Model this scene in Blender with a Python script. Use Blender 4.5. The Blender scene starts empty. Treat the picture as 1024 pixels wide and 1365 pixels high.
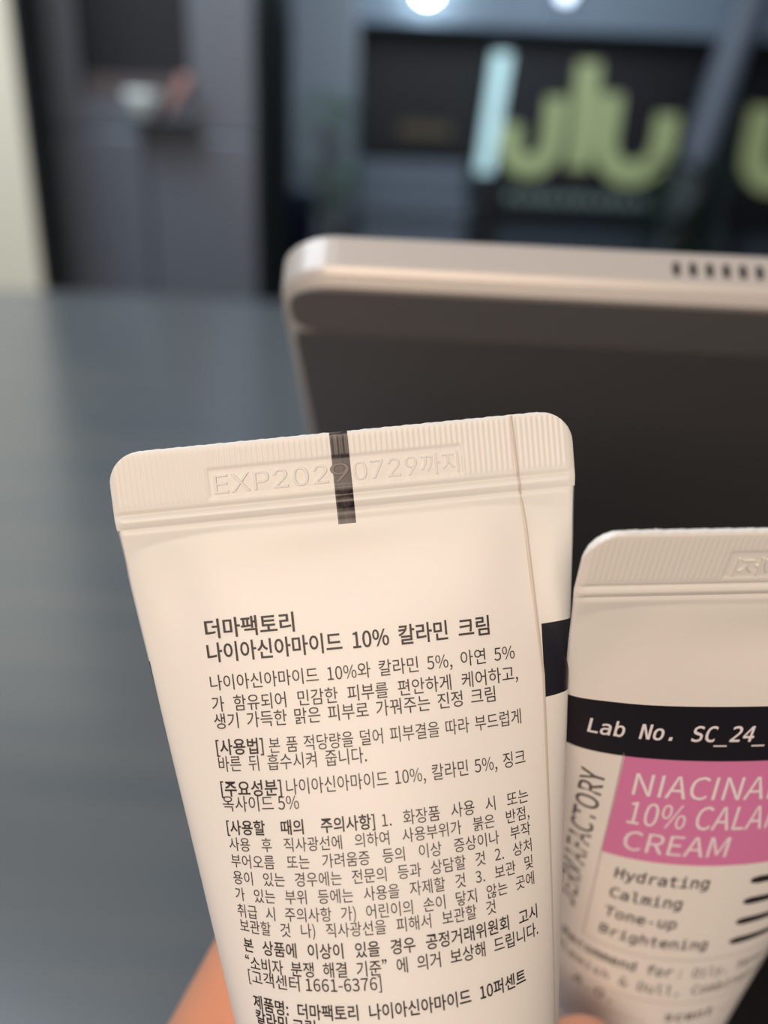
import bpy, bmesh, math, random
from mathutils import Vector, Matrix
random.seed(4)
sc = bpy.context.scene
col = sc.collection
pi = math.pi

# ---------------------------------------------------------------- camera
# rows take a point seen from the lens (x right, y down, z forward) into the world
A = Matrix(((0.998875916, 0.047401534, 0.0),
            (0.019266078, -0.405987302, 0.913675615),
            (0.043309626, -0.912648566, -0.406444180)))
EYE = Vector((0, 0, .96))
FLIP = Matrix(((1, 0, 0), (0, -1, 0), (0, 0, -1)))
cam_d = bpy.data.cameras.new('camera'); cam = bpy.data.objects.new('camera', cam_d); col.objects.link(cam)
cam.matrix_world = Matrix.Translation(EYE) @ (A @ FLIP).to_4x4()
cam_d.sensor_fit = 'HORIZONTAL'; cam_d.sensor_width = 36
cam_d.lens = 36 * 1098 / 1024
cam_d.clip_start = .005; cam_d.clip_end = 60
cam_d.dof.use_dof = True
cam_d.dof.focus_distance = .0955
cam_d.dof.aperture_fstop = cam_d.lens / 1000 / .0033      # a phone lens: pupil about 3.3 mm
sc.camera = cam

# ---------------------------------------------------------------- light
world = bpy.data.worlds.new('world'); sc.world = world; world.use_nodes = True
bg = world.node_tree.nodes['Background']
bg.inputs[0].default_value = (.62, .78, 1.0, 1); bg.inputs[1].default_value = .22

def area(name, loc, target, size, energy, color, size_y=None):
    d = bpy.data.lights.new(name, 'AREA'); o = bpy.data.objects.new(name, d); col.objects.link(o)
    d.shape = 'RECTANGLE'; d.size = size; d.size_y = size_y or size; d.energy = energy; d.color = color
    o.location = loc
    o.rotation_euler = (Vector(target) - Vector(loc)).to_track_quat('-Z', 'Y').to_euler()
    return o
area('warm_room_light', (-.15, -1.0, 1.52), (0, .12, .9), .8, 14.6, (1, .795, .62))
area('cool_fill_light', (-1.1, .8, 2.6), (-.6, 1.9, .74), 1.3, 52, (.72, .85, 1))  # unseen cool fill, added overhead to brighten the refrigerator and partition
area('hall_light', (.8, 4.8, 2.5), (.8, 6.5, .6), 2.4, 36, (.82, .90, 1), 1.2)
sc.view_settings.view_transform = 'Standard'
sc.view_settings.look = 'None'
sc.view_settings.exposure = 0.0
sc.view_settings.gamma = 1.0
sc.view_settings.use_curve_mapping = False

# ---------------------------------------------------------------- helpers
def srgb(r, g, b):
    return tuple(((c / 255) / 12.92 if c / 255 <= .04045 else ((c / 255 + .055) / 1.055) ** 2.4) for c in (r, g, b))

def mat(name, c, rough=.5, metal=0, spec=.5, noise=None, bump=None, sss=0, emit=0, coat=0):
    m = bpy.data.materials.new(name); m.use_nodes = True
    nt = m.node_tree; b = nt.nodes['Principled BSDF']
    b.inputs['Base Color'].default_value = (*c, 1); b.inputs['Roughness'].default_value = rough
    b.inputs['Metallic'].default_value = metal; b.inputs['Specular IOR Level'].default_value = spec
    if coat: b.inputs['Coat Weight'].default_value = coat; b.inputs['Coat Roughness'].default_value = .15
    if sss:
        b.inputs['Subsurface Weight'].default_value = sss
        b.inputs['Subsurface Radius'].default_value = (1, .35, .2)
        b.inputs['Subsurface Scale'].default_value = .004
    if emit:
        b.inputs['Emission Color'].default_value = (*c, 1); b.inputs['Emission Strength'].default_value = emit
    if noise or bump:
        tc = nt.nodes.new('ShaderNodeTexCoord'); mp = nt.nodes.new('ShaderNodeMapping')
        nt.links.new(tc.outputs['Object'], mp.inputs[0])
        nz = nt.nodes.new('ShaderNodeTexNoise'); nt.links.new(mp.outputs[0], nz.inputs['Vector'])
    if noise:            # (scale, stretch vector, second colour)
        mp.inputs['Scale'].default_value = noise[1]; nz.inputs['Scale'].default_value = noise[0]
        nz.inputs['Detail'].default_value = 6
        rp = nt.nodes.new('ShaderNodeValToRGB'); nt.links.new(nz.outputs[0], rp.inputs[0])
        rp.color_ramp.elements[0].position = .35; rp.color_ramp.elements[1].position = .65
        rp.color_ramp.elements[0].color = (*c, 1); rp.color_ramp.elements[1].color = (*noise[2], 1)
        nt.links.new(rp.outputs[0], b.inputs['Base Color'])
    if bump:             # (scale, strength, distance)
        n2 = nt.nodes.new('ShaderNodeTexNoise'); nt.links.new(mp.outputs[0], n2.inputs['Vector'])
        n2.inputs['Scale'].default_value = bump[0]
        bp = nt.nodes.new('ShaderNodeBump'); nt.links.new(n2.outputs[0], bp.inputs['Height'])
        bp.inputs['Strength'].default_value = bump[1]; bp.inputs['Distance'].default_value = bump[2]
        nt.links.new(bp.outputs[0], b.inputs['Normal'])
    return m

M = dict(
    white=mat('tube_white_laminate', srgb(238, 232, 224), .36, sss=.12, spec=.45),
    cap=mat('white_cap_plastic', srgb(236, 230, 222), .3),
    black=mat('black_ink_band', srgb(28, 24, 30), .34),
    mark=mat('sensor_mark_ink', srgb(30, 25, 28), .34, noise=(1500, (1, .03, 1), srgb(92, 82, 80))),
    stamp_ink=mat('stamped_ink_edge', srgb(118, 106, 100), .35),
    pink=mat('pink_label_ink', srgb(220, 128, 174), .38),
    ink=mat('printed_black_ink', srgb(38, 32, 34), .5),
    grey=mat('printed_grey_ink', srgb(92, 84, 82), .5),
    inkw=mat('printed_white_ink', srgb(240, 232, 232), .45),
    line=mat('printed_hairline', srgb(150, 136, 128), .5),
    seam=mat('laminate_seam', srgb(206, 194, 180), .35),
    skin=mat('skin', srgb(210, 142, 110), .48, sss=.5, noise=(60, (1, 1, 1), srgb(217, 151, 117)), bump=(900, .25, .0004)),
    nail=mat('fingernail', srgb(236, 180, 160), .25),
    silver=mat('silver_aluminium', srgb(212, 204, 196), .42, .3),
    lid=mat('dark_grey_lid', srgb(98, 94, 91), .42, .1),
    lids=mat('lid_strip_plastic', srgb(114, 109, 105), .5),
    hole=mat('black_hole', srgb(22, 20, 19), .8),
    screen=mat('screen_glass', srgb(14, 14, 16), .08),
    keys=mat('keycap', srgb(38, 38, 40), .6),
    table=mat('dark_laminate_table', srgb(98, 102, 104), .24, noise=(6, (1, 9, 1), srgb(107, 108, 106)), spec=.7),
    cream=mat('cream_painted_board', srgb(250, 236, 206), .6),
    steel=mat('brushed_steel', srgb(116, 118, 123), .40, .35),
    steel2=mat('dark_gasket', srgb(26, 28, 30), .7),
    niche=mat('niche_black', srgb(13, 12, 12), .6),
    tray=mat('brown_tray', srgb(92, 78, 74), .6),
    bowl=mat('white_china', srgb(232, 236, 226), .25),
    cloth=mat('pink_cloth', srgb(190, 140, 130), .9),
    wall=mat('blue_grey_wall', srgb(74, 84, 92), .8),
    wall2=mat('side_wall_paint', srgb(120, 124, 128), .8),
    ceil=mat('ceiling_paint', srgb(150, 156, 160), .9),
    floor=mat('grey_floor_vinyl', srgb(92, 100, 106), .4, noise=(3, (1, 1, 1), srgb(104, 110, 114))),
    column=mat('grey_column_plaster', srgb(140, 148, 156), .8),
    board=mat('black_board', srgb(11, 11, 13), .6),
    frame=mat('board_frame', srgb(34, 34, 38), .5),
    brown=mat('dim_bronze', srgb(92, 78, 52), .5),
    signb=mat('sign_navy', srgb(18, 20, 26), .6),
    green=mat('sign_letter_lime', srgb(178, 190, 136), .5, emit=.17),
    pale=mat('sign_small_print', srgb(150, 170, 160), .5),
    tubel=mat('light_strip_glow', srgb(186, 222, 226), .5, emit=.62),
    beam=mat('blue_grey_beam', srgb(122, 138, 152), .6),
    pole=mat('grey_metal_pole', srgb(116, 124, 136), .5),
    bulb=mat('lamp_bulb', (.8, .92, 1), .5, emit=22),
    bulb2=mat('small_lamp_bulb', (.7, .82, 1), .5, emit=3.5),
    shade=mat('lamp_shade', srgb(52, 60, 68), .5),
    leaf=mat('leaf_green', srgb(82, 124, 84), .6),
    leafp=mat('leaf_dark', srgb(40, 62, 34), .6),
    pot=mat('plant_pot', srgb(60, 66, 72), .7),
    bench=mat('grey_bench', srgb(112, 122, 132), .6),
)

def link(name, me, m, parent=None, smooth=False):
    o = bpy.data.objects.new(name, me); col.objects.link(o)
    if m is not None:
        for k in (m if isinstance(m, (list, tuple)) else [m]): me.materials.append(k)
    if smooth:
        me.polygons.foreach_set('use_smooth', [True] * len(me.polygons))
    if parent: o.parent = parent
    return o

def from_bm(name, bm, m, parent=None, smooth=False):
    me = bpy.data.meshes.new(name); bm.to_mesh(me); bm.free()
    return link(name, me, m, parent, smooth)

def empty(name, label, cat, M4=None, group=None):
    o = bpy.data.objects.new(name, None); col.objects.link(o); o.empty_display_size = .02
    if M4 is not None: o.matrix_world = M4
    return tag(o, label, cat, group)

def tag(o, label=None, cat=None, group=None, kind=None):
    if label: o['label'] = label
    if cat: o['category'] = cat
    if group: o['group'] = group
    if kind: o['kind'] = kind
    return o

def box(bm, x0, x1, y0, y1, z0, z1, bev=0, seg=2):
    r = bmesh.ops.create_cube(bm, size=1)
    vs = r['verts']
    for v in vs:
        v.co = Vector(((x0 + x1) / 2 + v.co.x * (x1 - x0), (y0 + y1) / 2 + v.co.y * (y1 - y0), (z0 + z1) / 2 + v.co.z * (z1 - z0)))
    if bev:
        es = list({e for v in vs for e in v.link_edges})
        bmesh.ops.bevel(bm, geom=es, offset=bev, segments=seg, affect='EDGES', profile=.5)

def boxobj(name, dims, m, parent=None, bev=.002):
    bm = bmesh.new(); box(bm, *dims, bev=bev); return from_bm(name, bm, m, parent)

def lathe(bm, prof, n=32, axis='Z', cx=0, cy=0):
    rings = []
    for r, h in prof:
        ring = []
        for i in range(n):
            a = 2 * pi * i / n
            p = (cx + r * math.cos(a), cy + r * math.sin(a), h) if axis == 'Z' else (cx + r * math.cos(a), h, cy + r * math.sin(a))
            ring.append(bm.verts.new(p))
        rings.append(ring)
    for a, b in zip(rings, rings[1:]):
        for i in range(n): bm.faces.new((a[i], a[(i + 1) % n], b[(i + 1) % n], b[i]))
    for rg in (rings[0], rings[-1]):
        try: bm.faces.new(rg)
        except ValueError: pass
    bmesh.ops.recalc_face_normals(bm, faces=bm.faces)

def prism(bm, pts, y0, y1):      # outline in x,z extruded along y
    a = [bm.verts.new((x, y0, z)) for x, z in pts]; b = [bm.verts.new((x, y1, z)) for x, z in pts]
    n = len(pts); bm.faces.new(a); bm.faces.new(b)
    for i in range(n): bm.faces.new((a[i], a[(i + 1) % n], b[(i + 1) % n], b[i]))
    bmesh.ops.recalc_face_normals(bm, faces=bm.faces)

# ---------------------------------------------------------------- the room
def struct(name, dims, m, bev=0):
    o = boxobj(name, dims, m, None, bev); o['kind'] = 'structure'; return o
struct('floor', (-4, 5, -2, 7.1, -.05, 0), M['floor'])
struct('ceiling', (-4, 5, -2, 7.1, 3.0, 3.05), M['ceil'])
struct('wall_back', (-4, 5, 7.0, 7.1, 0, 3.0), M['wall'])
struct('wall_left', (-4.1, -4, -2, 7.1, 0, 3.0), M['wall2'])
struct('wall_right', (5, 5.1, -2, 7.1, 0, 3.0), M['wall2'])
struct('trim_1', (-1.6, 4.2, 6.62, 6.998, 1.74, 2.06), M['beam'], .01)
struct('trim_2', (-.80, -.34, 6.5, 6.998, 0.001, 2.95), M['column'], .02)
struct('baseboard_back', (-3.99, 4.99, 6.97, 6.999, .001, .09), M['frame'])

# ---------------------------------------------------------------- table
TZ = .74
tb = empty('table', 'dark grey-brown glossy table top the laptop stands on', 'table', Matrix.Translation((.15, .68, 0)))
boxobj('tabletop', (-1.05, 1.05, -.56, .57, TZ - .03, TZ), M['table'], tb, .003)
for sx in (-.95, .95):
    for sy in (-.48, .50): boxobj('leg', (sx - .03, sx + .03, sy - .03, sy + .03, .002, TZ - .03), M['frame'], tb, .004)
boxobj('apron', (-.9, .9, -.46, .48, TZ - .09, TZ - .03), M['frame'], tb, .002)

cs = empty('dark_slab', 'flat black slab added to fill the dark patch on the table at the right edge, beyond the pink-label tube', 'slab', Matrix.Translation((.20, .222, TZ)))  # flat black slab, added to fill the dark patch on the table here
boxobj('shell', (-.105, .105, -.090, .090, .0005, .009), mat('slab_black', srgb(20, 18, 17), .6, bump=(400, .3, .0005)), cs, .004)
boxobj('slab_rim', (-.1065, .1065, -.0915, .0915, .0038, .0054), M['steel2'], cs, .0006)  # thin dark band round the added slab

# ---------------------------------------------------------------- laptop seen from behind its lid
def cw(p): return EYE + A @ Vector(p)
P0 = cw((-.0201, -.042, .150))
u = (A @ Vector((1, .053, -.0125))); u.z = 0; u.normalize()
v = (A @ Vector((-.004, .320, 1))); v -= v.dot(u) * u; v.normalize()
n = v.cross(u); n.normalize()                    # through the lid, away from the lens
if n.z < 0: n = -n
TH = .0112; LW = .335; LL = (P0.z - (TZ + .017)) / (-v.z)
def basis(o, x, y, z):
    m = Matrix.Identity(4)
    for i, c in enumerate((x, y, z)):
        for r in range(3): m[r][i] = c[r]
    m.translation = o
    return m
hinge = P0 + v * LL
lap = empty('laptop', 'dark laptop with silver rim seen from behind, lid tilted towards the viewer', 'laptop', Matrix.Translation((hinge.x, hinge.y, TZ)))
Linv = lap.matrix_world.inverted()
lidM = Linv @ basis(P0, u, v, n)                  # local x along the top rim, y down the lid, z through it
def rrect(w, h, r, inset=0, k=8):
    pts = []
    for cx_, cy_, a0 in ((w - r, r, -90), (w - r, h - r, 0), (r, h - r, 90), (r, r, 180)):
        for i in range(k + 1):
            a = math.radians(a0 + 90 * i / k)
            pts.append((cx_ + (r - inset) * math.cos(a), cy_ + (r - inset) * math.sin(a)))
    return pts
bm = bmesh.new()
prof = ((.0030, .0000), (.0012, .0003), (.0004, .0012), (.0012, .0019), (.0004, .0026), (.0, .0038), (.0, TH - .0012), (.0012, TH), (.006, TH))
rings = [[bm.verts.new((x, y, z)) for x, y in rrect(LW, LL - .004, .011, ins)] for ins, z in prof]
for a, b in zip(rings, rings[1:]):
    for i in range(len(a)): bm.faces.new((a[i], a[(i + 1) % len(a)], b[(i + 1) % len(a)], b[i]))
bm.faces.new(rings[0]); bm.faces.new(rings[-1])
bmesh.ops.recalc_face_normals(bm, faces=bm.faces)
fr = from_bm('lid_rim', bm, M['silver'], lap, False); fr.matrix_local = lidM; tag(fr, 'silver aluminium rim of the lid')
def plate(name, x0, x1, y0, y1, z0, z1, m, r=.006):
    bm = bmesh.new()
    pts = [(x + x0, y + y0) for x, y in rrect(x1 - x0, y1 - y0, r)]
    a = [bm.verts.new((x, y, z0)) for x, y in pts]; b = [bm.verts.new((x, y, z1)) for x, y in pts]
    bm.faces.new(a); bm.faces.new(b)
    for i in range(len(a)): bm.faces.new((a[i], a[(i + 1) % len(a)], b[(i + 1) % len(a)], b[i]))
    bmesh.ops.recalc_face_normals(bm, faces=bm.faces)
    o = from_bm(name, bm, m, lap); o.matrix_local = lidM; return o
plate('lid_back', .0022, LW - .0022, .0170, LL - .006, -.0005, .0002, M['lid'], .002)
plate('top_strip', .0022, LW - .0022, .0016, .0164, -.0004, .0002, M['lids'])
plate('screen', .006, LW - .006, .006, LL - .012, TH - .0002, TH + .0006, M['screen'])
for k in range(14):                                 # holes along the top rim
    bm = bmesh.new(); x0 = .0735 + k * .00305; zc = .0068
    ring_o, ring_i = [], []
    for i in range(16):
        a = 2 * pi * i / 16
        dx, dz = math.cos(a) * .00072, math.sin(a) * .00072 + (.0008 if math.sin(a) > 0 else -.0008)
        ring_o.append(bm.verts.new((x0 + dx, -.00006, zc + dz))); ring_i.append(bm.verts.new((x0 + dx * .55, -.00002, zc + dz * .7)))
    for i in range(16): bm.faces.new((ring_o[i], ring_o[(i + 1) % 16], ring_i[(i + 1) % 16], ring_i[i]))
    bm.faces.new(ring_i)
    h = from_bm('vent_hole', bm, M['hole'], lap); h.matrix_local = lidM
# base behind the lid: x along hinge, y away from the viewer
away = Vector((-u.y, u.x, 0))
bM = Linv @ basis(Vector((hinge.x, hinge.y, TZ)), u, away, Vector((0, 0, 1)))
def bpart(name, dims, m, bev=.001, parent=lap):
    o = boxobj(name, dims, m, parent, bev); o.matrix_local = bM; return o
bpart('base', (0, LW, .006, .225, .001, .0145), M['silver'], .003)
kb = bpart('keyboard', (.02, LW - .02, .025, .135, .0146, .0155), M['screen'], .0002)
bm = bmesh.new()
for r in range(5):
    for c in range(14):
        x = .024 + c * .0206; y = .029 + r * .0206
        box(bm, x, x + .0175, y, y + .0175, .0155, .0170)
k2 = from_bm('keycaps', bm, M['keys'], kb); k2['kind'] = 'stuff'
bpart('touchpad', (.11, LW - .11, .145, .215, .0146, .0152), M['lids'], .0002)
bm = bmesh.new(); lathe(bm, ((.005, .03), (.0055, .031), (.0055, LW - .031), (.005, LW - .03)), 20, 'Y', 0, .0145)
hg = from_bm('hinge', bm, M['lid'], lap, False)
hg.matrix_local = bM @ Matrix(((0, 1, 0, 0), (-1, 0, 0, .003), (0, 0, 1, -.0005), (0, 0, 0, 1)))

# ---------------------------------------------------------------- cream tubes
W = .0535; H = .0078; R = .0170; LB = .0886
NS = 256
def section(t):
    if t <= 0: return W / 2, .00045
    tau = min(t / LB, 1)
    return W / 2 + (R - W / 2) * tau, max(.00045, R * tau)
_cache = {}
def arc(t):
    k = round(max(t, 0) * 2e4)
    if k not in _cache:
        a, b = section(k / 2e4); c = [0.0]; px = pz = None; pts = []
        for i in range(NS + 1):                      # quarter turn is enough
            p = i / NS * pi / 2; x, z = a * math.sin(p), b * math.cos(p)
            if px is not None: c.append(c[-1] + math.hypot(x - px, z - pz))
            px, pz = x, z; pts.append((x, z))
        _cache[k] = ([q / c[-1] * .5 for q in c], pts)
    return _cache[k]
import bisect
def surf(u_, t):
    """u_: -1..1 round the tube (0 = middle of the front print), t metres below the crimp; local x right, y down, z away"""
    u_ = (u_ + 1) % 2 - 1
    s = 1 if u_ >= 0 else -1; q = abs(u_); back = q > .5
    if back: q = 1 - q
    c, pts = arc(t)
    i = min(max(bisect.bisect_right(c, q) - 1, 0), NS - 1)
    f_ = (q - c[i]) / (c[i + 1] - c[i])
    x = pts[i][0] + (pts[i + 1][0] - pts[i][0]) * f_; z = pts[i][1] + (pts[i + 1][1] - pts[i][1]) * f_
    return Vector((s * x, t, z if back else -z))
def snorm(u_, t):
    e = .004
    a = surf(u_ + e, t) - surf(u_ - e, t); b = surf(u_, t + .0006) - surf(u_, max(t - .0006, .0001))
    nn = a.cross(b) if False else b.cross(a)
    nn.normalize()
    p = surf(u_, t)
    if nn.x * p.x + nn.z * p.z < 0: nn = -nn
    return nn
def on(u_, t, h=.00004):
    return surf(u_, t) + snorm(u_, t) * h

FONTS = {}
def get_font(key):
    if key in FONTS: return FONTS[key]
    import os
    FONTS[key] = None
    name = {'mono': 'DejaVuSansMono.woff2', 'inter': 'Inter.woff2', 'cjk': 'Noto Sans CJK Regular.woff2'}[key]
    try:                                              # the fonts that ship inside Blender
        p = os.path.join(bpy.utils.system_resource('DATAFILES'), 'fonts', name)
        FONTS[key] = bpy.data.fonts.load(p)
    except Exception: pass
    return FONTS[key]
def glyphs(body, font='cjk', bold=0.0, shear=0.0, word=1.0, char=1.0, extrude=0, bevel=0, res=3):
    cu = bpy.data.curves.new('t', 'FONT'); cu.body = body
    f_ = get_font(font)
    if f_: cu.font = f_
    k = {'cjk': 2.857, 'mono': 1.44, 'inter': 1.43}[font]       # brings each font to one em
    cu.size = 1; cu.offset = bold / k; cu.shear = shear; cu.space_word = word; cu.space_character = char
    cu.extrude = extrude / k; cu.bevel_depth = bevel / k; cu.bevel_resolution = 1; cu.resolution_u = res
    ob = bpy.data.objects.new('t', cu); col.objects.link(ob)
    dg = bpy.context.evaluated_depsgraph_get(); dg.update()
    me = ob.evaluated_get(dg).to_mesh()
    vs = [tuple(v_.co * k) for v_ in me.vertices]; fs = [tuple(p.vertices) for p in me.polygons]
    ob.evaluated_get(dg).to_mesh_clear()
    bpy.data.objects.remove(ob); bpy.data.curves.remove(cu)
    return vs, fs
def width(vs): return max(p[0] for p in vs) - min(p[0] for p in vs)

def text_line(body, u0, u1, t, em, m, parent, font='cjk', bold=0, shear=0, xs=None, vertical=False, name='printed_line', res=3):
    """a line of print whose glyphs span u0..u1 with baseline t; xs: glyph x-scale in u per em, the rest of the width goes into word gaps"""
    word = 1.0
    vs, fs = glyphs(body, font, bold, shear, 1, res=res)
    if xs:
        w1 = width(vs); vs2, _ = glyphs(body, font, bold, shear, 2, res=res); w2 = width(vs2)
        if w2 - w1 > 1e-4:
            word = 1 + ((u1 - u0) / xs - w1) / (w2 - w1)
            word = max(.35, min(word, 9))
            vs, fs = glyphs(body, font, bold, shear, word, res=res)
    xm = min(p[0] for p in vs); k = (u1 - u0) / width(vs) if not vertical else 0
    if vertical:                                      # reads upwards; u0..u1 = baseline side .. cap top side, t = (bottom, top)
        kt = (t[0] - t[1]) / width(vs)
        pts = [on(u0 + p[1] / .72 * (u1 - u0), t[0] - (p[0] - xm) * kt) for p in vs]
    else:
        pts = [on(u0 + (p[0] - xm) * k, t - p[1] * em) for p in vs]
    me = bpy.data.meshes.new(name); me.from_pydata([tuple(p) for p in pts], [], fs)
    return link(name, me, m, parent)

def ribbon(name, path, w, m, parent, h=.00004, steps=40, taper=None):
    """strip printed along a (u,t) path, w metres wide"""
    pts = []
    for (ua, ta), (ub, tb_) in zip(path, path[1:]):
        for i in range(steps): pts.append((ua + (ub - ua) * i / steps, ta + (tb_ - ta) * i / steps))
    pts.append(path[-1])
    vs, fs = [], []
    n_ = len(pts)
    for i, (a, b) in enumerate(pts):
        a2, b2 = pts[min(i + 1, n_ - 1)]; a1, b1 = pts[max(i - 1, 0)]
        du, dt = (a2 - a1) * .0515, b2 - b1; l = math.hypot(du, dt) or 1
        ww = w / 2 * (taper(i / (n_ - 1)) if taper else 1)
        nu, nt_ = -dt / l * ww / .0515, du / l * ww
        vs += [tuple(on(a + nu, b + nt_, h)), tuple(on(a, b, h * 1.6 + (.00002 if h > .00005 else 0))), tuple(on(a - nu, b - nt_, h))]
        if i:
            q = 3 * i
            fs += [(q - 3, q - 2, q + 1, q), (q - 2, q - 1, q + 2, q + 1)]
    me = bpy.data.meshes.new(name); me.from_pydata(vs, [], fs)
    return link(name, me, m, parent, True)

RIB = .00062
def crimp_height(x, y, rect, rd):
    """relief of the sealed end at x across, y (-H..) down"""
    y0, y1 = -H + .0003, -.0013
    h = 0.0
    inside = False
    if rect:
        yr = lambda yy: 1 / (1 + math.exp(-yy / .00006))
        wx = yr(x - rect[0]) * yr(rect[1] - x) * yr(y - rect[2]) * yr(rect[3] - y)
    else: wx = 0
    env = min(1, max(0, (y - y0) / .0004)) * min(1, max(0, (y1 - y) / .0004))
    rib = .5 + .5 * math.sin(2 * pi * x / RIB)
    h += rib * .00005 * env * (1 - wx) * rd
    h -= .00009 * wx
    h -= .00022 * math.exp(-((y + .0006) / .00028) ** 2) + .00020 * math.exp(-((y - .00105) / .00030) ** 2)
    h += .00010 * math.exp(-((y - .0002) / .0003) ** 2)
    return h

def build_tube(root, s, rects, flip):
    """rects: (recess on the back face, recess on the front face) in local x of that face"""
    dM = Matrix.Translation((0, -.1075, 0))
    def add(o): o.matrix_local = dM; return o
    # columns: fine everywhere for the ribs
    base = [-1 + 2 * i / 1040 for i in range(1040)]
    marks = [.41, -.485, -.333, .340, -.974, .984]       # band ends, pink label, sensor mark (design coordinates)
    marks = [.415 - 1, -.49 + 1, -.333, .340, 1 - .0225, -1 + .0165]
    us = list(base)
    for mk in marks:
        j = min(range(len(us)), key=lambda i: abs(us[i] - mk)); us[j] = mk
    n_ = len(us)
    # crimp
    ys = []
    y = -H
    while y < -.0002: ys.append(y); y += .00013
    ys += [-.0002 + .00009 * i for i in range(0, 15)]
    ys[-1] = .00105
    rc = .0040
    vs, fs, mi = [], [], []
    for yi, y in enumerate(ys):
        d = y + H
        hw = W / 2 - (rc - math.sqrt(max(0, rc * rc - (rc - d) ** 2)) if d < rc else 0)
        nz = .00002 * math.sin(yi * 1.7)
        for i, uu_ in enumerate(us):
            p = surf(uu_, max(y, 0)); p.y = y
            front = p.z < 0
            xx = p.x if front else -p.x                    # x as seen facing that side
            h = crimp_height(xx, y, rects[1] if front else rects[0], 1.0)
            edge = min(1, max(0, (W / 2 - abs(p.x)) / .0012))
            th = max(.00045 * math.sqrt(min(1, max(0, W / 2 + .00002 - abs(p.x)) / .0009)), abs(p.z))
            p.z = (-1 if front else 1) * (th + h * edge)
            if d < .00025: p.z *= .55 + .45 * d / .00025
            if yi == 0: p.y += .00002 * math.sin(p.x * 2600) + .00002 * math.sin(p.x * 5300 + 1)
            if abs(p.x) > hw: p.x = math.copysign(hw, p.x); p.z *= .75
            vs.append(tuple(p))
    for r in range(len(ys) - 1):
        for i in range(n_):
            j = (i + 1) % n_
            fs.append((r * n_ + i, r * n_ + j, (r + 1) * n_ + j, (r + 1) * n_ + i))
            um = us[i] + 1e-4
            mi.append(1 if (um >= 1 - .0226 or um < -1 + .0165) else 0)
    # top lip
    a, b = 0, 0
    half = n_ // 2
    for i in range(n_ // 2):
        pass
    me = bpy.data.meshes.new('crimped_seal'); me.from_pydata(vs, [], fs)
    o = link('crimped_seal', me, [M['white'], M['mark']], root, True); me.polygons.foreach_set('material_index', mi); add(o)
    # close the top edge
    tv = [vs[i] for i in range(n_)]
    lf = []
    for i in range(1, n_ // 2):
        j = n_ - i
        if i + 1 <= n_ // 2: lf.append((i, i + 1, j - 1, j) if i + 1 != j - 1 else (i, i + 1, j))
    bm = bmesh.new()
    qv = [bm.verts.new(p) for p in tv]
    for i in range(0, n_ // 2):
        # columns mirrored front/back share the same x
        k = [i, i + 1, (n_ - i - 1) % n_, (n_ - i) % n_]
        k2 = []
        for q in k:
            if q not in k2: k2.append(q)
        if len(k2) > 2:
            try: bm.faces.new([qv[q] for q in k2])
            except ValueError: pass
    # front u in (-.5,.5), back beyond: pairs (u, 1-u) share x, so bridge those instead
    bm.free()
    bm = bmesh.new(); qv = [bm.verts.new(p) for p in tv]
    qi = n_ // 4                                           # u = -.5
    for k in range(0, n_ // 2):
        f0, f1 = (qi + k) % n_, (qi + k + 1) % n_
        b0, b1 = (qi - k) % n_, (qi - k - 1) % n_
        ids = []
        for q in (f0, f1, b1, b0):
            if q not in ids: ids.append(q)
        if len(ids) > 2:
            try: bm.faces.new([qv[q] for q in ids])
            except ValueError: pass
    bmesh.ops.recalc_face_normals(bm, faces=bm.faces)
    add(from_bm('cut_edge', bm, M['white'], root))
    # body
    us2 = [-1 + 2 * i / 260 for i in range(260)]
    for mk in marks:
        j = min(range(len(us2)), key=lambda i: abs(us2[i] - mk)); us2[j] = mk
    ts = [.00105 + .00022 * i for i in range(12)] + [.0040 + .0011 * i for i in range(0, 77)] + [LB]
    for mk in (.0028, .0166, .0245, .0251, .0435):
        j = min(range(1, len(ts)), key=lambda i: abs(ts[i] - mk)); ts[j] = mk
    n2 = len(us2); vs, fs, mi = [], [], []
    for t in ts:
        for uu_ in us2:
            p = surf(uu_, t)
            front = p.z < 0
            fl = .00045 * max(0, 1 - (t - .00105) / .006)
            hh = crimp_height(p.x if front else -p.x, t, None, 0) if t < .004 else 0
            p.z = (-1 if front else 1) * (max(fl * math.sqrt(min(1, max(0, W / 2 + .00002 - abs(p.x)) / .0009)), abs(p.z)) + hh * min(1, max(0, (W / 2 - abs(p.x)) / .0012)))
            # shallow dimples the filling leaves below the seal
            dd = math.exp(-((p.x - .001 * flip) / .012) ** 2 - ((t - .0075) / .0040) ** 2) * .00055
            dd += math.exp(-((abs(p.x) - .0205) / .0035) ** 2 - ((t - .010) / .0065) ** 2) * .00035
            p.z -= (-1 if front else 1) * dd * min(1, max(0, (t - .00105) / .004))
            vs.append(tuple(p))
    for r in range(len(ts) - 1):
        tm = (ts[r] + ts[r + 1]) / 2
        for i in range(n2):
            j = (i + 1) % n2
            fs.append((r * n2 + i, r * n2 + j, (r + 1) * n2 + j, (r + 1) * n2 + i))
            um = us2[i] + 1e-4
            k = 0
            if .0166 < tm < .0245 and um >= -.5851 and um < .5099: k = 1
            elif .0251 < tm < .0435 and um >= -.3331 and um < .3399: k = 2
            elif tm < .0028 and (um >= 1 - .0226 or um < -1 + .0165): k = 3
            mi.append(k)
    me = bpy.data.meshes.new('tube_body'); me.from_pydata(vs, [], fs)
    o = link('tube_body', me, [M['white'], M['black'], M['pink'], M['mark']], root, True); me.polygons.foreach_set('material_index', mi); add(o)
    # shoulder and cap
    bm = bmesh.new(); lathe(bm, ((R, LB - .0001), (.0168, LB + .0010), (.0150, LB + .0022), (.0145, LB + .0026)), 64, 'Y')
    add(from_bm('shoulder', bm, M['white'], root, True))
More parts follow.
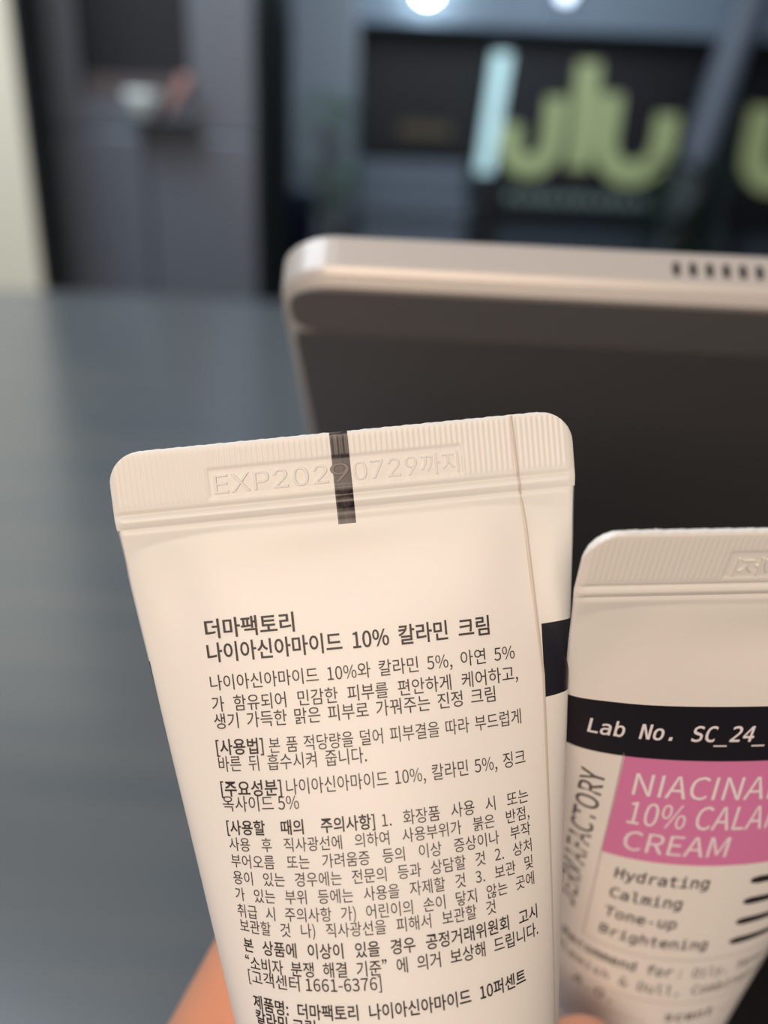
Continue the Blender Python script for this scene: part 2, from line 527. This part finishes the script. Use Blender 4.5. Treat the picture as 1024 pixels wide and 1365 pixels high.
    bm = bmesh.new()
    lathe(bm, ((.0140, LB + .0024), (.0163, LB + .0025), (.0166, LB + .0030), (.0166, LB + .0176), (.0160, LB + .0186), (.0100, LB + .0189), (.0, LB + .0189)), 64, 'Y')
    bmesh.ops.remove_doubles(bm, verts=bm.verts, dist=1e-6)
    add(from_bm('cap', bm, M['cap'], root, False))
    # overlap seam of the laminate
    sm = [(.377 - 1, .0011), (.388 - 1, .005), (.400 - 1, .013), (.413 - 1, .0225), (.409 - 1, .035), (.405 - 1, .049), (.402 - 1, .085)]
    sm = [(q, t) for q, t in sm]
    add(ribbon('side_seam', sm, .00034, M['seam'], root, .00006, 14))
    vs, fs = [], []
    for i in range(31):                                     # the same seam crossing the crimp
        y = -H + .0001 + (H + .0010) * i / 30
        x = .0197 + .0004 * i / 30
        for dx in (-.00017, 0, .00017):
            vs.append((-(x + dx), y, .00045 + crimp_height(x, y, None, 0) + (.00010 if dx == 0 else .00005)))
        if i: q = 3 * i; fs += [(q - 3, q - 2, q + 1, q), (q - 2, q - 1, q + 2, q + 1)]
    me = bpy.data.meshes.new('crimp_seam'); me.from_pydata(vs, [], fs)
    add(link('crimp_seam', me, M['seam'], root, True))
    # ---- stamped expiry line: raised on the back face, showing through mirrored on the front
    def stamp(body, x0, x1, yb, em, m, mirrored=False, font='inter'):
        g, f_ = glyphs(body, font, -.012, 0, extrude=.02, bevel=.018, res=4)
        xm = min(p[0] for p in g); k = (x1 - x0) / width(g)
        out = []
        for p in g:
            x = x0 + (p[0] - xm) * k; y = yb - p[1] * em + (x - x0) * 0
            h = .00045 - .00012 + (p[2] + .038) * .0028
            out.append((-x, y, h) if not mirrored else (-x, y, -h))
        me = bpy.data.meshes.new('stamped_digits'); me.from_pydata(out, [], f_)
        return add(link('stamped_digits', me, m, root, False))
    rx0, rx1, ry0, ry1 = rects[0]
    off = rx0 + .0155
    for body, xa, xb, m in (('EXP202', -.0149, -.0018, M['white']), ('9', -.00150, .0007, M['stamp_ink']), ('0729', .0011, .0085, M['white'])):
        stamp(body, xa + off, xb + off, -.0021, .0029, m)
    stamp('까지', .0089 + off, .0133 + off, -.0021, .0027, M['white'], False, 'cjk')
    if flip < 0:
        for body, xa, xb, f2 in (('EXP20290729', -.0149, .0085, 'inter'), ('까지', .0089, .0133, 'cjk')):
            stamp(body, xa + off, xb + off, -.0021, .0029 if f2 == 'inter' else .0027, M['white'], True, f2)
    # ---- back print (Korean)
    K = 1.0
    def ko(body, u0, u1, t, em, bold=0, fit=True, m='ink', cond=.90):
        xs = em * cond / .0515
        o = text_line(body, u0 + K, u1 + K, t + em * .36, em, M[m], root, 'cjk', bold, 0, xs if fit else None)
        return add(o)
    B = .016
    big, mid, sml = .00240, .00195, .00170
    ko('더마팩토리', -.343, -.142, .0132, big, B, False)
    ko('나이아신아마이드 10% 칼라민 크림', -.345, .292, .0159, big, B)
    ko('나이아신아마이드 10%와 칼라민 5%, 아연 5%', -.347, .346, .0193, mid, .003)
    ko('가 함유되어 민감한 피부를 편안하게 케어하고,', -.349, .350, .0217, mid, .003)
    ko('생기 가득한 맑은 피부로 가꿔주는 진정 크림', -.349, .293, .02365, mid, .003)
    ko('[사용법]', -.352, -.241, .0266, mid, B, False)
    ko('본 품 적당량을 덜어 피부결을 따라 부드럽게', -.228, .350, .02665, mid * .98, 0, cond=.84)
    ko('바른 뒤 흡수시켜 줍니다.', -.351, -.011, .0285, mid, 0, cond=.84)
    ko('[주요성분]', -.353, -.209, .0313, mid, B, False)
    ko('나이아신아마이드 10%, 칼라민 5%, 징크', -.198, .353, .0313, mid, 0, cond=.84)
    ko('옥사이드 5%', -.353, -.173, .0330, mid, 0, False)
    ko('[사용할 때의 주의사항]', -.350, -.007, .0357, sml * 1.05, B)
    ko('1. 화장품 사용 시 또는', .009, .353, .0357, sml * 1.05, 0)
    for i, l in enumerate(('사용 후 직사광선에 의하여 사용부위가 붉은 반점,', '부어오름 또는 가려움증 등의 이상 증상이나 부작', '용이 있는 경우에는 전문의 등과 상담할 것 2. 상처',
                           '가 있는 부위 등에는 사용을 자제할 것 3. 보관 및', '취급 시 주의사항 가) 어린이의 손이 닿지 않는 곳에')):
        ko(l, -.349, .352, .0376 + .0019 * i, sml, 0)
    ko('보관할 것 나) 직사광선을 피해서 보관할 것', -.347, .247, .0469, sml, 0)
    ko('본 상품에 이상이 있을 경우 공정거래위원회 고시', -.343, .354, .0491, sml * 1.05, B * .7)
    ko('“소비자 분쟁 해결 기준”에 의거 보상해 드립니다.', -.344, .353, .0511, sml * 1.05, B * .4)
    ko('[고객센터 1661-6376]', -.341, -.027, .0527, sml * 1.05, .004, False)
    ko('제품명: 더마팩토리 나이아신아마이드 10퍼센트', -.336, .306, .0556, sml * 1.05, B)
    ko('칼라민 크림', -.334, -.182, .0573, sml * 1.05, B, False)
    # ---- front print
    def en(body, u0, u1, t, em, m, font='mono', bold=0, shear=0):
        return add(text_line(body, u0, u1, t, em, M[m], root, font, bold, shear))
    en('Lab No. SC_24_', -.430, -.008, .0219, .0031, 'inkw', 'mono', .014, .06)
    o = add(text_line('DERMAFACTORY', -.368, -.425, (.0585, .0283), 1, M['grey'], root, 'cjk', .012, .10, vertical=True))
    en('NIACINAMIDE', -.296, .235, .0315, .0052, 'inkw', 'cjk', 0)
    en('10% CALAMINE', -.292, .235, .0368, .0056, 'inkw', 'cjk', 0)
    en('CREAM', -.287, -.016, .0418, .0050, 'inkw', 'cjk', 0)
    for i, (l, u1) in enumerate((('Hydrating', -.036), ('Calming', -.092), ('Tone-up', -.090), ('Brightening', .014))):
        en(l, -.286, u1, .0479 + .00428 * i, .0028, 'ink', 'mono', .014)
        add(ribbon('brush_stroke', ((.080, .0469 + .0043 * i), (.30, .0467 + .0043 * i)), .00150, M['ink'], root, .00004, 24,
                   lambda q: min(1, .55 + q * 5) * (1 - .3 * q)))
    hl = lambda p: add(ribbon('hairline', p, .00011, M['line'], root, .00003, 50))
    hl(((-.336, .0246), (-.334, .0435), (-.325, .0632))); hl(((-.325, .0632), (.36, .0632))); hl(((-.36, .0733), (.36, .0733)))
    hl(((-.30, .0785), (-.09, .0785))); hl(((.13, .0775), (.36, .0775)))
    en('Recommend for', -.385, -.060, .0671, .0028, 'ink', 'mono', .016)
    en(': Oily, Sensitive', -.040, .34, .0672, .0028, 'grey', 'mono', .004)
    en('Blemish & Dull, Combination', -.400, .290, .0713, .0028, 'grey', 'mono', .006)
    en('A.O.', -.32, -.20, .0765, .0030, 'grey', 'mono', .004)
    en('scent', -.041, .106, .0777, .0028, 'ink', 'mono', .016)

# tube held nearest, back print to the lens
M1 = Matrix(((0.99482871, 0.09707638, -0.02986655), (-0.09962023, 0.98991701, -0.10069821), (0.01978999, 0.10315278, 0.99446863)))
T1 = Vector((-0.00435653, -0.00150466, 0.09519990))
M2 = Matrix(((0.99721047, -0.03531464, -0.06575835), (-0.01417726, 0.77534226, -0.63138212), (0.07328226, 0.63055314, 0.77267875)))
T2 = Vector((0.04642953, 0.00764720, 0.08771739))
TURN = Matrix(((-1, 0, 0), (0, 1, 0), (0, 0, -1)))
def tube_matrix(Mt, T, s, turn):
    r = A @ Mt
    if turn: r = r @ TURN
    base = EYE + A @ (s * (T + Mt @ Vector((0, .1075, 0))))
    m = r.to_4x4(); m.translation = base
    return m @ Matrix.Scale(s, 4)
t1 = empty('cream_tube', 'white cream tube with its Korean printed back facing out, black sensor mark on the crimp', 'cosmetic tube', tube_matrix(M1, T1, 1.0, True), 'cream tubes held in the hand')
build_tube(t1, 1, ((-.0155, .0137, -.0050, -.0016), None), 1)
t2 = empty('cream_tube', 'white cream tube with black band and pink front label, at the right edge', 'cosmetic tube', tube_matrix(M2, T2, 1.045, False), 'cream tubes held in the hand')
build_tube(t2, 1, ((-.0155 - .0028, .0137 - .0028, -.0050, -.0016), (-.0115, .0178, -.0052, -.0016)), -1)

# ---------------------------------------------------------------- the hand that holds both tubes
def capsule(bm, a, b, ra, rb, n_=20):
    a, b = Vector(a), Vector(b); d = (b - a); L = d.length; d.normalize()
    x = d.orthogonal().normalized(); y = d.cross(x)
    rings = []
    for k in range(0, 7):
        th = -pi / 2 + k * pi / 12
        rings.append((a + d * (ra * math.sin(th)), ra * math.cos(th)))
    for k in range(0, 7):
        th = k * pi / 12
        rings.append((b + d * (rb * math.sin(th)), rb * math.cos(th)))
    vv = []
    for c, r in rings:
        r = max(r, 1e-5)
        vv.append([bm.verts.new(c + x * (r * math.cos(2 * pi * i / n_)) + y * (r * math.sin(2 * pi * i / n_))) for i in range(n_)])
    for p, q in zip(vv, vv[1:]):
        for i in range(n_): bm.faces.new((p[i], p[(i + 1) % n_], q[(i + 1) % n_], q[i]))
    bm.faces.new(vv[0][::-1]); bm.faces.new(vv[-1])
bm = bmesh.new()
def chain(pts):
    for (p, r), (q, s_) in zip(pts, pts[1:]): capsule(bm, cw(p), cw(q), r, s_)
wrist = (-.030, .158, .080)
thumb = [((-.034, .146, .100), .0145), ((-.0375, .118, .1225), .0132), ((-.0250, .0870, .1285), .0112), ((-.0150, .0660, .1285), .0098)]
index = [((.012, .146, .138), .0115), ((.0215, .1225, .1250), .0095), ((.0290, .1010, .1205), .0085), ((.0292, .0820, .1205), .0076)]
middle = [((.030, .148, .150), .0115), ((.047, .138, .188), .0098), ((.050, .110, .2035), .0086), ((.046, .086, .1935), .0078)]
ring = [((.042, .146, .157), .0108), ((.058, .139, .186), .0092), ((.060, .110, .1990), .0080), ((.058, .088, .1915), .0072)]
little = [((.050, .146, .158), .0098), ((.068, .147, .180), .0080), ((.071, .126, .1960), .0070), ((.069, .109, .1940), .0064)]
for f_ in (thumb, index, middle, ring, little): chain(f_)
chain([((-.150, .235, -.130), .0400), ((-.085, .190, -.010), .0330), ((-.050, .168, .048), .0255), (wrist, .0225)])
for f_ in (index, middle, ring, little): chain([(wrist, .0165), f_[0]])
chain([(wrist, .0175), thumb[0]]); chain([thumb[0], index[0]]); chain([((-.034, .146, .100), .012), ((.030, .148, .150), .012)])
chain([index[0], middle[0], ring[0], little[0]])
hm = bpy.data.meshes.new('hand_raw'); bm.to_mesh(hm); bm.free()
ho = bpy.data.objects.new('hand_raw', hm); col.objects.link(ho)
md = ho.modifiers.new('r', 'REMESH'); md.mode = 'VOXEL'; md.voxel_size = .0012
ms = ho.modifiers.new('s', 'SMOOTH'); ms.factor = .5; ms.iterations = 9
dg = bpy.context.evaluated_depsgraph_get(); dg.update()
me = bpy.data.meshes.new_from_object(ho.evaluated_get(dg)); me.name = 'hand'
bpy.data.objects.remove(ho)
orig = cw(wrist)
for v_ in me.vertices: v_.co -= orig
me.materials.clear()
hand = link('hand', me, M['skin'], None, True); hand.location = orig
tag(hand, 'bare hand at the bottom edge holding both white tubes, thumb behind the nearer one', 'hand')
def nail(a, b, r, out):
    a, b = cw(a), cw(b); d = (b - a).normalized(); o_ = (A @ Vector(out)); o_ -= o_.dot(d) * d; o_.normalize(); s_ = d.cross(o_)
    bm = bmesh.new(); g = []
    for i in range(9):
        row = []
        for j in range(9):
            q = -1 + 2 * i / 8; w_ = -1 + 2 * j / 8
            wx = w_ * math.sqrt(max(0.05, 1 - .45 * q ** 4))
            ang = wx * .85
            row.append(bm.verts.new(b + d * (q * r * .62 + r * .12) + (s_ * math.sin(ang) + o_ * math.cos(ang)) * (r * 1.015 - .0012 * max(0, q) ** 2) - orig))
        g.append(row)
    for i in range(8):
        for j in range(8): bm.faces.new((g[i][j], g[i + 1][j], g[i + 1][j + 1], g[i][j + 1]))
    from_bm('fingernail', bm, M['nail'], hand, True)
nail(thumb[2][0], thumb[3][0], .0098, (0, .2, 1)); nail(index[2][0], index[3][0], .0076, (0, .1, -1))
for f_ in (middle, ring, little): nail(f_[2][0], f_[3][0], f_[3][1], (0, .3, 1))

# ---------------------------------------------------------------- beyond the table
# cream partition and steel cabinet
cp = empty('partition', 'cream painted partition edge at the far left', 'partition', Matrix.Translation((-1.2, 2.06, 0)))
boxobj('board', (-.40, .360, -.06, .0, .002, 2.2), M['cream'], cp, .004)
boxobj('dark_gap_strip', (.3605, .375, -.058, 0, .002, 2.2), M['steel2'], cp, .001)  # dark strip standing in for the shaded gap beside the refrigerator
fg = empty('refrigerator', 'tall grey steel double-door refrigerator with a black niche, beyond the table', 'refrigerator', Matrix.Translation((-.627, 2.2, 0)))
boxobj('cabinet', (-.268, .268, .05, .60, .03, 1.78), M['steel2'], fg, .004)
d1 = boxobj('door', (-.270, -.0025, .0, .048, .04, .96), M['steel'], fg, .006)
d2 = boxobj('door', (.0010, .270, .0, .048, .04, .96), M['steel'], fg, .006)
boxobj('upper_door_panel', (-.270, -.146, .0, .048, .964, 1.77), M['steel'], fg, .004)
boxobj('upper_door_panel', (.116, .270, .0, .048, .964, 1.77), M['steel'], fg, .004)
boxobj('upper_door_panel', (-.1455, .1155, .0, .048, .964, 1.035), M['steel'], fg, .002)
boxobj('upper_door_panel', (-.1455, .1155, .0, .048, 1.46, 1.77), M['steel'], fg, .002)
boxobj('niche_lining', (-.1455, .1155, .040, .0485, 1.036, 1.459), M['niche'], fg, .001)
boxobj('niche_tray', (-.140, .110, .006, .039, 1.0355, 1.085), M['tray'], fg, .004)
for x in (-.22, .22): boxobj('foot', (x - .02, x + .02, .08, .12, .001, .031), M['steel2'], fg, .003)
sh = boxobj('side_shelf', (-.655, -.495, 2.105, 2.196, .993, .997), M['steel'], None, .002)
tag(sh, 'narrow steel ledge on the refrigerator front under the niche', 'shelf')
bm = bmesh.new()
lathe(bm, ((.020, .0), (.022, .004), (.040, .030), (.047, .052), (.044, .052), (.036, .030), (.018, .008), (.0, .007)), 32)
bw = from_bm('bowl', bm, M['bowl'], None, True); bw.location = (-.607, 2.14, .998); tag(bw, 'small white bowl on the ledge below the black niche', 'bowl')
bm = bmesh.new()
for k in range(5):
    box(bm, -.026 + .006 * k, -.016 + .012 * k, -.022 + .003 * k, .022 - .002 * k, .001 + .017 * k, .020 + .018 * k, .006, 2)
cl = from_bm('cloth', bm, M['cloth'], None, True); cl.location = (-.522, 2.14, .997); tag(cl, 'crumpled pinkish cloth beside the white bowl', 'cloth')

def thing(name, label, cat, loc): return empty(name, label, cat, Matrix.Translation(loc))
# black board, left of the light strip
b = thing('display_board', 'black board with a dim bronze line, left of the upright light strip', 'board', (.12, 6.97, .0))
boxobj('panel', (-.47, .45, -.05, .028, .90, 1.70), M['board'], b, .006)
boxobj('frame', (-.50, -.471, -.06, .028, .87, 1.73), M['frame'], b, .004)
boxobj('frame', (.451, .478, -.06, .028, .87, 1.73), M['frame'], b, .004)
boxobj('bronze_line', (-.14, .24, -.056, -.0505, 1.04, 1.12), M['brown'], b, .001)
# bench of grey boxes below it
b = thing('bench', 'low grey bench against the far wall below the black board', 'bench', (.10, 6.5, 0))
boxobj('seat', (-.42, .40, -.25, .25, .50, .60), M['bench'], b, .02)
boxobj('backrest', (-.42, .40, .18, .26, .60, .86), M['bench'], b, .02)
boxobj('front_panel', (-.40, .38, -.22, .20, .001, .50), M['bench'], b, .01)
# upright light strip
b = thing('light_strip', 'upright pale glowing light strip between the black board and the lime sign', 'lamp', (.65, 6.78, 0))
bm = bmesh.new(); prism(bm, [(-.075, .80), (.045, .80), (.11, 1.60), (-.02, 1.60)], -.04, .0); from_bm('tube', bm, M['tubel'], b)
boxobj('stand', (-.05, .03, -.03, .02, .001, .80), M['frame'], b, .004)
boxobj('bracket', (.0, .09, -.03, .03, 1.601, 1.66), M['frame'], b, .004)
# lime letter sign
def thick(path, w):
    """outline of a thick path in x,z with round ends"""
    L_, R_ = [], []
    for i, (x, z) in enumerate(path):
        x1, z1 = path[max(i - 1, 0)]; x2, z2 = path[min(i + 1, len(path) - 1)]
        dx, dz = x2 - x1, z2 - z1; l = math.hypot(dx, dz)
        nx, nz = -dz / l * w / 2, dx / l * w / 2
        L_.append((x + nx, z + nz)); R_.append((x - nx, z - nz))
    return L_ + R_[::-1]
def u_path(x0, x1, top0, top1, bot):
    r = (x1 - x0) / 2; pts = [(x0, top0), (x0, (top0 + bot + r) / 2)]
    for i in range(13):
        a = pi + pi * i / 12; pts.append(((x0 + x1) / 2 + r * math.cos(a), bot + r + r * math.sin(a)))
    return pts + [(x1, (top1 + bot + r) / 2), (x1, top1)]
def sign(ox, label, letters, small=True):
    s_ = thing('shop_sign', label, 'sign', (ox, 6.95, 0))
    boxobj('board', (-.91, .90, -.06, .04, .50, 1.70), M['signb'], s_, .008)
    for pth, w_ in letters:
        bm = bmesh.new(); prism(bm, thick(pth, w_), -.10, -.061); l_ = from_bm('letter', bm, M['green'], s_)
    if small:
        for k in range(12):
            boxobj('small_letter', (-.72 + k * .093, -.66 + k * .093, -.07, -.0605, .60, .68 - .02 * (k % 3 == 1)), M['pale'], s_, .004)
    for x in (-.8, .7): boxobj('post', (x - .03, x + .03, -.03, .02, .001, .499), M['frame'], s_, .003)
    return s_
LT = ((u_path(-.74, -.42, 1.15, 1.34, .86), .15), ([(-.20, .86), (-.205, 1.2), (-.215, 1.58)], .17), (u_path(-.02, .42, 1.38, 1.26, .84), .165))
sign(1.56, 'dark sign with lime letters ulu on the far wall', LT)
sign(3.50, 'second dark lime-lettered sign beyond the leaning grey pole, cut by the frame', ((u_path(-.82, -.45, 1.34, 1.30, .84), .19), ([(-.20, .86), (-.205, 1.2), (-.215, 1.58)], .22), (u_path(-.02, .42, 1.38, 1.26, .84), .20)), False)
# leaning pole
b = thing('pole', 'leaning grey metal pole between the two lime-lettered signs', 'pole', (2.0, 6.55, 0))
bm = bmesh.new(); lathe(bm, ((.11, .001), (.115, .6), (.115, 1.8), (.11, 2.55)), 24)
bmesh.ops.transform(bm, matrix=Matrix.Shear('XY', 4, (.155, 0)), verts=bm.verts)
from_bm('shaft', bm, M['pole'], b, True)
bm = bmesh.new(); lathe(bm, ((.19, .001), (.19, .03), (.125, .05)), 24); from_bm('base', bm, M['frame'], b, True)
# lamps
def lamp(x, z, r, m, label):
    b = thing('spot_lamp', label, 'lamp', (x, 6.45, z))
    bm = bmesh.new(); bmesh.ops.create_uvsphere(bm, u_segments=24, v_segments=14, radius=r); from_bm('bulb', bm, m, b, True)
    bm = bmesh.new(); lathe(bm, ((.020, r * 2.1), (r * .8, r * 1.7), (r * 1.35, r * .5), (r * 1.30, r * .5), (r * .7, r * 1.55)), 24); from_bm('shade', bm, M['shade'], b, True)
    boxobj('cord', (-.006, .006, -.006, .006, r * 2.1, 2.999 - z), M['frame'], b, 0)
lamp(.125, 1.925, .080, M['bulb'], 'brightest white spot lamp at the top edge, above the black board')
lamp(1.05, 1.94, .055, M['bulb2'], 'dimmer bluish spot lamp above the lime-lettered sign')
# plants
def plant(x, y, h, spread, m, label, count, leafsize, stem0=.3):
    b = thing('potted_plant', label, 'plant', (x, y, 0))
    bm = bmesh.new(); lathe(bm, ((.10, .001), (.14, .26), (.15, .28), (.13, .28), (.12, .24), (0, .24)), 24); from_bm('pot', bm, M['pot'], b, True)
    bm = bmesh.new()
    for k in range(5):
        a = k * 1.256; lathe_top = (math.cos(a) * spread * .4, math.sin(a) * spread * .4)
        capsule(bm, (0, 0, .25), (lathe_top[0], lathe_top[1], h * .9), .010, .005, 8)
    from_bm('stems', bm, M['brown'], b, True)
    bm = bmesh.new()
    for k in range(count):
        zz = stem0 + (h - stem0) * random.random(); a = random.random() * 2 * pi; rr = spread * random.random() ** .6
        c = Vector((rr * math.cos(a), rr * math.sin(a) * .6, zz)); d = Vector((math.cos(a), math.sin(a), random.uniform(-.4, .7))).normalized()
        s_ = d.cross(Vector((0, 0, 1))).normalized(); L_ = leafsize * random.uniform(.7, 1.2); up = Vector((0, 0, 1))
        p = [c, c + d * L_ * .35 + s_ * L_ * .22 + up * L_ * .05, c + d * L_ * .75 + s_ * L_ * .15, c + d * L_ - up * L_ * .12, c + d * L_ * .75 - s_ * L_ * .15, c + d * L_ * .35 - s_ * L_ * .22 + up * L_ * .05]
        bm.faces.new([bm.verts.new(q) for q in p])
    fo = from_bm('foliage', bm, m, b); fo['kind'] = 'stuff'
plant(-.465, 5.85, 1.20, .15, M['leaf'], 'leafy green plant in front of the grey column', 120, .13, .55)
plant(1.86, 5.8, 1.0, .24, M['leafp'], 'dark green plant at the foot of the leaning pole', 150, .15)
# dark blue bin beside the refrigerator
b = thing('waste_bin', 'dark blue bin by the grey column, just left of the plant', 'bin', (-.76, 6.31, 0))
bm = bmesh.new(); lathe(bm, ((.14, .001), (.17, .62), (.175, .63), (.16, .63), (.15, .55), (0, .55)), 28); from_bm('body', bm, mat('navy_plastic', srgb(34, 40, 66), .5), b, True)
